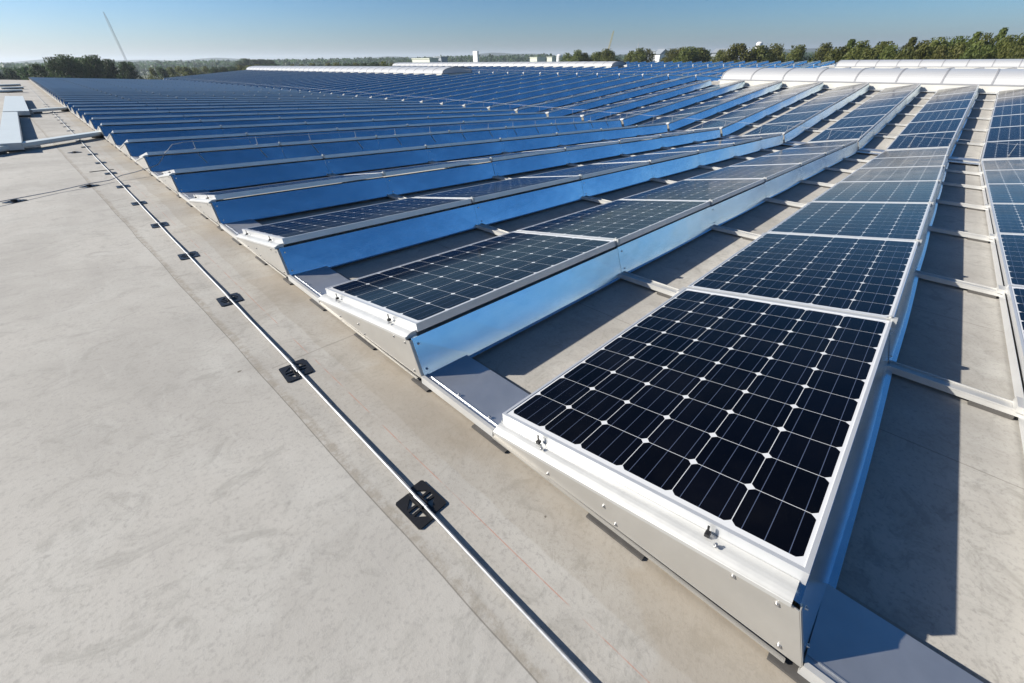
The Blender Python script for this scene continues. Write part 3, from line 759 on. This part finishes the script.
house('office_block','long pale office block with flat roof beyond the left centre skylight',412,429,59.2,235,5,M['bcream'],1)
house('office_wing','grey glazed upper block with white roof edge behind the pale office block',433.5,441,57.6,250,4,M['bgrey'],1)
t=polar(476,230); hS=zrow(476,51.2,230)
root=thing('sign_tower','tall white rectangular sign pylon rising above the far trees','sign tower',None,t,(0,0,R(90)))
b=MB(); b.box(-1.5,1.5,-.5,.5,hS-4.4,hS); link('panel',b.mesh('panel',[M['bwhite']]),root)
b=MB(); b.cyl((0,0,0),.40,hS-4.6,10); link('pole',b.mesh('pole',[M['cranegrey']]),root)
def silo(name,label,cat,px,w,ytop,dist,mat,base=None):
    p=polar(px,dist); h=zrow(px,ytop,dist); root=thing(name,label,cat,None,p)
    b=MB()
    if base is None: b.cyl((0,0,0),w/2,h-.5,20); b.tube([(0,0,h-.5),(0,0,h)],w/2,20,0,True,w*.28); link('tank',b.mesh('tank',[mat]),root)
    else:
        b.cyl((0,0,h-base),w/2,base-.5,20); b.tube([(0,0,h-.5),(0,0,h)],w/2,20,0,True,w*.3); b.tube([(0,0,h-base-1.6),(0,0,h-base)],w*.2,20,0,True,w/2); link('tank',b.mesh('tank',[mat]),root)
        b=MB(); b.cyl((0,0,0),w*.2,h-base-1.6,14); link('shaft',b.mesh('shaft',[M['bgrey']]),root)
    return root
silo('storage_silo','white upright silo left of the round trees on the centre skyline','silo',559.5,3.0,54.4,260,M['bwhite'])
silo('water_tower','white round water tower head above the trees at centre right','water tower',757,3.2,42,300,M['bwhite'],5)
house('warehouse','pale low warehouse showing between the round trees at the centre',547,552,57.6,280,6,M['bcream'],0,'pale industrial sheds among the trees')
house('warehouse','pale shed left of the white silo, partly behind trees',530,537,57.8,300,8,M['bcream'],0,'pale industrial sheds among the trees')
house('warehouse','pale gabled shed between the tree pair near the centre right skyline',654,660,54.2,240,8,M['bwhite'],0,'pale industrial sheds among the trees',roof=2.0)
house('warehouse','grey shed directly left of the third round tree pair',648,655,51.6,260,20,M['bgrey'],0,'pale industrial sheds among the trees')
house('warehouse','wide grey gabled shed left of the water tower',711,729,52.8,250,12,M['bgrey'],0,'pale industrial sheds among the trees',roof=1.6)
house('warehouse','grey flat shed right of the wide gabled shed, below the water tower',737,750,49.6,270,25,M['bgrey'],0,'pale industrial sheds among the trees')
def lattice(name,label,pxb,yb,pxt,yt,dist,width,mat,rods=26):
    # straight lattice boom between two photo positions at one distance
    def pt(px,y):
        xs=(px-512)/400.0; d=FWD+RGT*xs+UPV*((341.5-y)/400.0); return EYE+d*(dist/math.hypot(d.x,d.y))
    a,c=pt(pxb,yb),pt(pxt,yt); d=(c-a)
    # carry the boom on down to its slewing deck near the ground
    s=(GZ+3-a.z)/d.z; a=a+d*s; d=c-a; L=d.length; u=d.normalized()
    foot=Vector((a.x,a.y,GZ)); root=thing(name,label,'crane',None,foot)
    side=u.cross(Vector((0,1,0))).normalized(); nn=u.cross(side)
    b=MB(); cor=[(1,1),(1,-1),(-1,-1),(-1,1)]
    P=lambda t,k:a+u*L*t+(side*cor[k][0]+nn*cor[k][1])*width*.5*(1 if t<.9 else max(.25,1-(t-.9)*7))
    tk=width*.075
    for k in range(4):
        b.tube([P(0,k),P(.9,k),P(1,k)],tk,5)
        for i in range(rods):
            t0,t1=i/rods,(i+1)/rods; b.tube([P(t0,k),P(t1,(k+1)%4)],tk*.6,4,0,False)
    me=b.mesh('boom',[mat]); me.transform(Matrix.Translation(-foot)); link('boom',me,root)
    b=MB(); b.box(-2.2,2.2,-1.8,1.8,1.3,3.6); link('cab',b.mesh('cab',[mat]),root)
    for s_ in (-1,1):
        b=MB(); b.box(-3,3,s_*1.5-.45,s_*1.5+.45,0,1.25); link('track',b.mesh('track',[M['rubber']]),root)
lattice('crawler_crane','tall thin leaning grey crane boom in the left sky',126.5,61,103.5,12,300,.6,M['cranegrey'],40)
lattice('yellow_crane','small yellow crane boom tilted right above the round trees',609,48,613.6,31,260,.55,M['crane'],30)
p=polar(637,270); h=zrow(637,43,270)
b=MB(); b.cyl((0,0,0),.55,h*.75,10); b.cyl((0,0,h*.75),.16,h*.25,8); b.box(-.7,.7,-.7,.7,h*.74,h*.80)
tag(link('radio_mast',b.mesh('radio_mast',[M['cranegrey']]),None,p),'slim pale mast with thin tip above the trees at centre right','mast')

# ------------------------------------------------------------------ light, sky, camera
sd=(Ry@Vector((-.333,.363,.264))).normalized()      # direction towards the sun (from the measured shadows)
elev=math.asin(sd.z); azim=math.atan2(sd.x,sd.y)    # clockwise from +Y
sun=bpy.data.lights.new('Sun','SUN'); sun.energy=5.0; sun.angle=R(.53); sun.color=(1,.94,.84)
so=bpy.data.objects.new('Sun',sun); COL.objects.link(so); so.rotation_euler=sd.to_track_quat('Z','Y').to_euler()
w=bpy.data.worlds.new('World'); scene.world=w; w.use_nodes=True
nt=w.node_tree; bg=nt.nodes['Background']; sky=nt.nodes.new('ShaderNodeTexSky'); sky.sky_type='NISHITA'
sky.sun_disc=False; sky.sun_elevation=elev; sky.sun_rotation=azim; sky.air_density=.82; sky.dust_density=.7; sky.ozone_density=4.0; sky.altitude=10
# camera white balance for sunlight: the sky reads a little bluer
mx=nt.nodes.new('ShaderNodeMix'); mx.data_type='RGBA'; mx.blend_type='MULTIPLY'; mx.inputs[0].default_value=1
nt.links.new(sky.outputs[0],mx.inputs[6]); mx.inputs[7].default_value=(.655,.69,.79,1)
hs=nt.nodes.new('ShaderNodeHueSaturation'); hs.inputs['Saturation'].default_value=1.07; hs.inputs['Hue'].default_value=.486
gm=nt.nodes.new('ShaderNodeGamma'); gm.inputs[1].default_value=1.3      # hazy bright horizon, deep zenith
nt.links.new(mx.outputs[2],gm.inputs[0]); nt.links.new(gm.outputs[0],hs.inputs['Color']); nt.links.new(hs.outputs[0],bg.inputs[0]); bg.inputs[1].default_value=.050

cam=bpy.data.cameras.new('Camera'); cam.sensor_width=36; cam.lens=36*400.1/1024; cam.clip_start=.05; cam.clip_end=9000
co=bpy.data.objects.new('Camera',cam); COL.objects.link(co)
rot=Matrix((RGT,UPV,-FWD)).transposed()
CAMN=Vector((-.81625,-.80424,1.08267))
co.matrix_world=Matrix.Translation(Ry@CAMN)@rot.to_4x4()
scene.camera=co
vs=scene.view_settings; vs.view_transform='Standard'; vs.look='None'; vs.exposure=.78; vs.gamma=1
scene.render.resolution_x=1024; scene.render.resolution_y=683
scene.cycles.use_denoising=True
scene.cycles.max_bounces=8

# the air: pale even haze round the camera and the whole place
b=MB(); b.box(-6200,6200,-6200,6200,GZ-1,45)
hm=bpy.data.materials.new('haze_air'); hm.use_nodes=True; ht=hm.node_tree
ht.nodes.remove(ht.nodes['Principled BSDF']); pv=ht.nodes.new('ShaderNodeVolumePrincipled')
pv.inputs['Color'].default_value=(.80,.90,1,1); pv.inputs['Density'].default_value=.00028; pv.inputs['Anisotropy'].default_value=.25
ht.links.new(pv.outputs[0],ht.nodes['Material Output'].inputs['Volume'])
structure(link('haze',b.mesh('haze',[hm])),'stuff')
scene.cycles.volume_max_steps=64
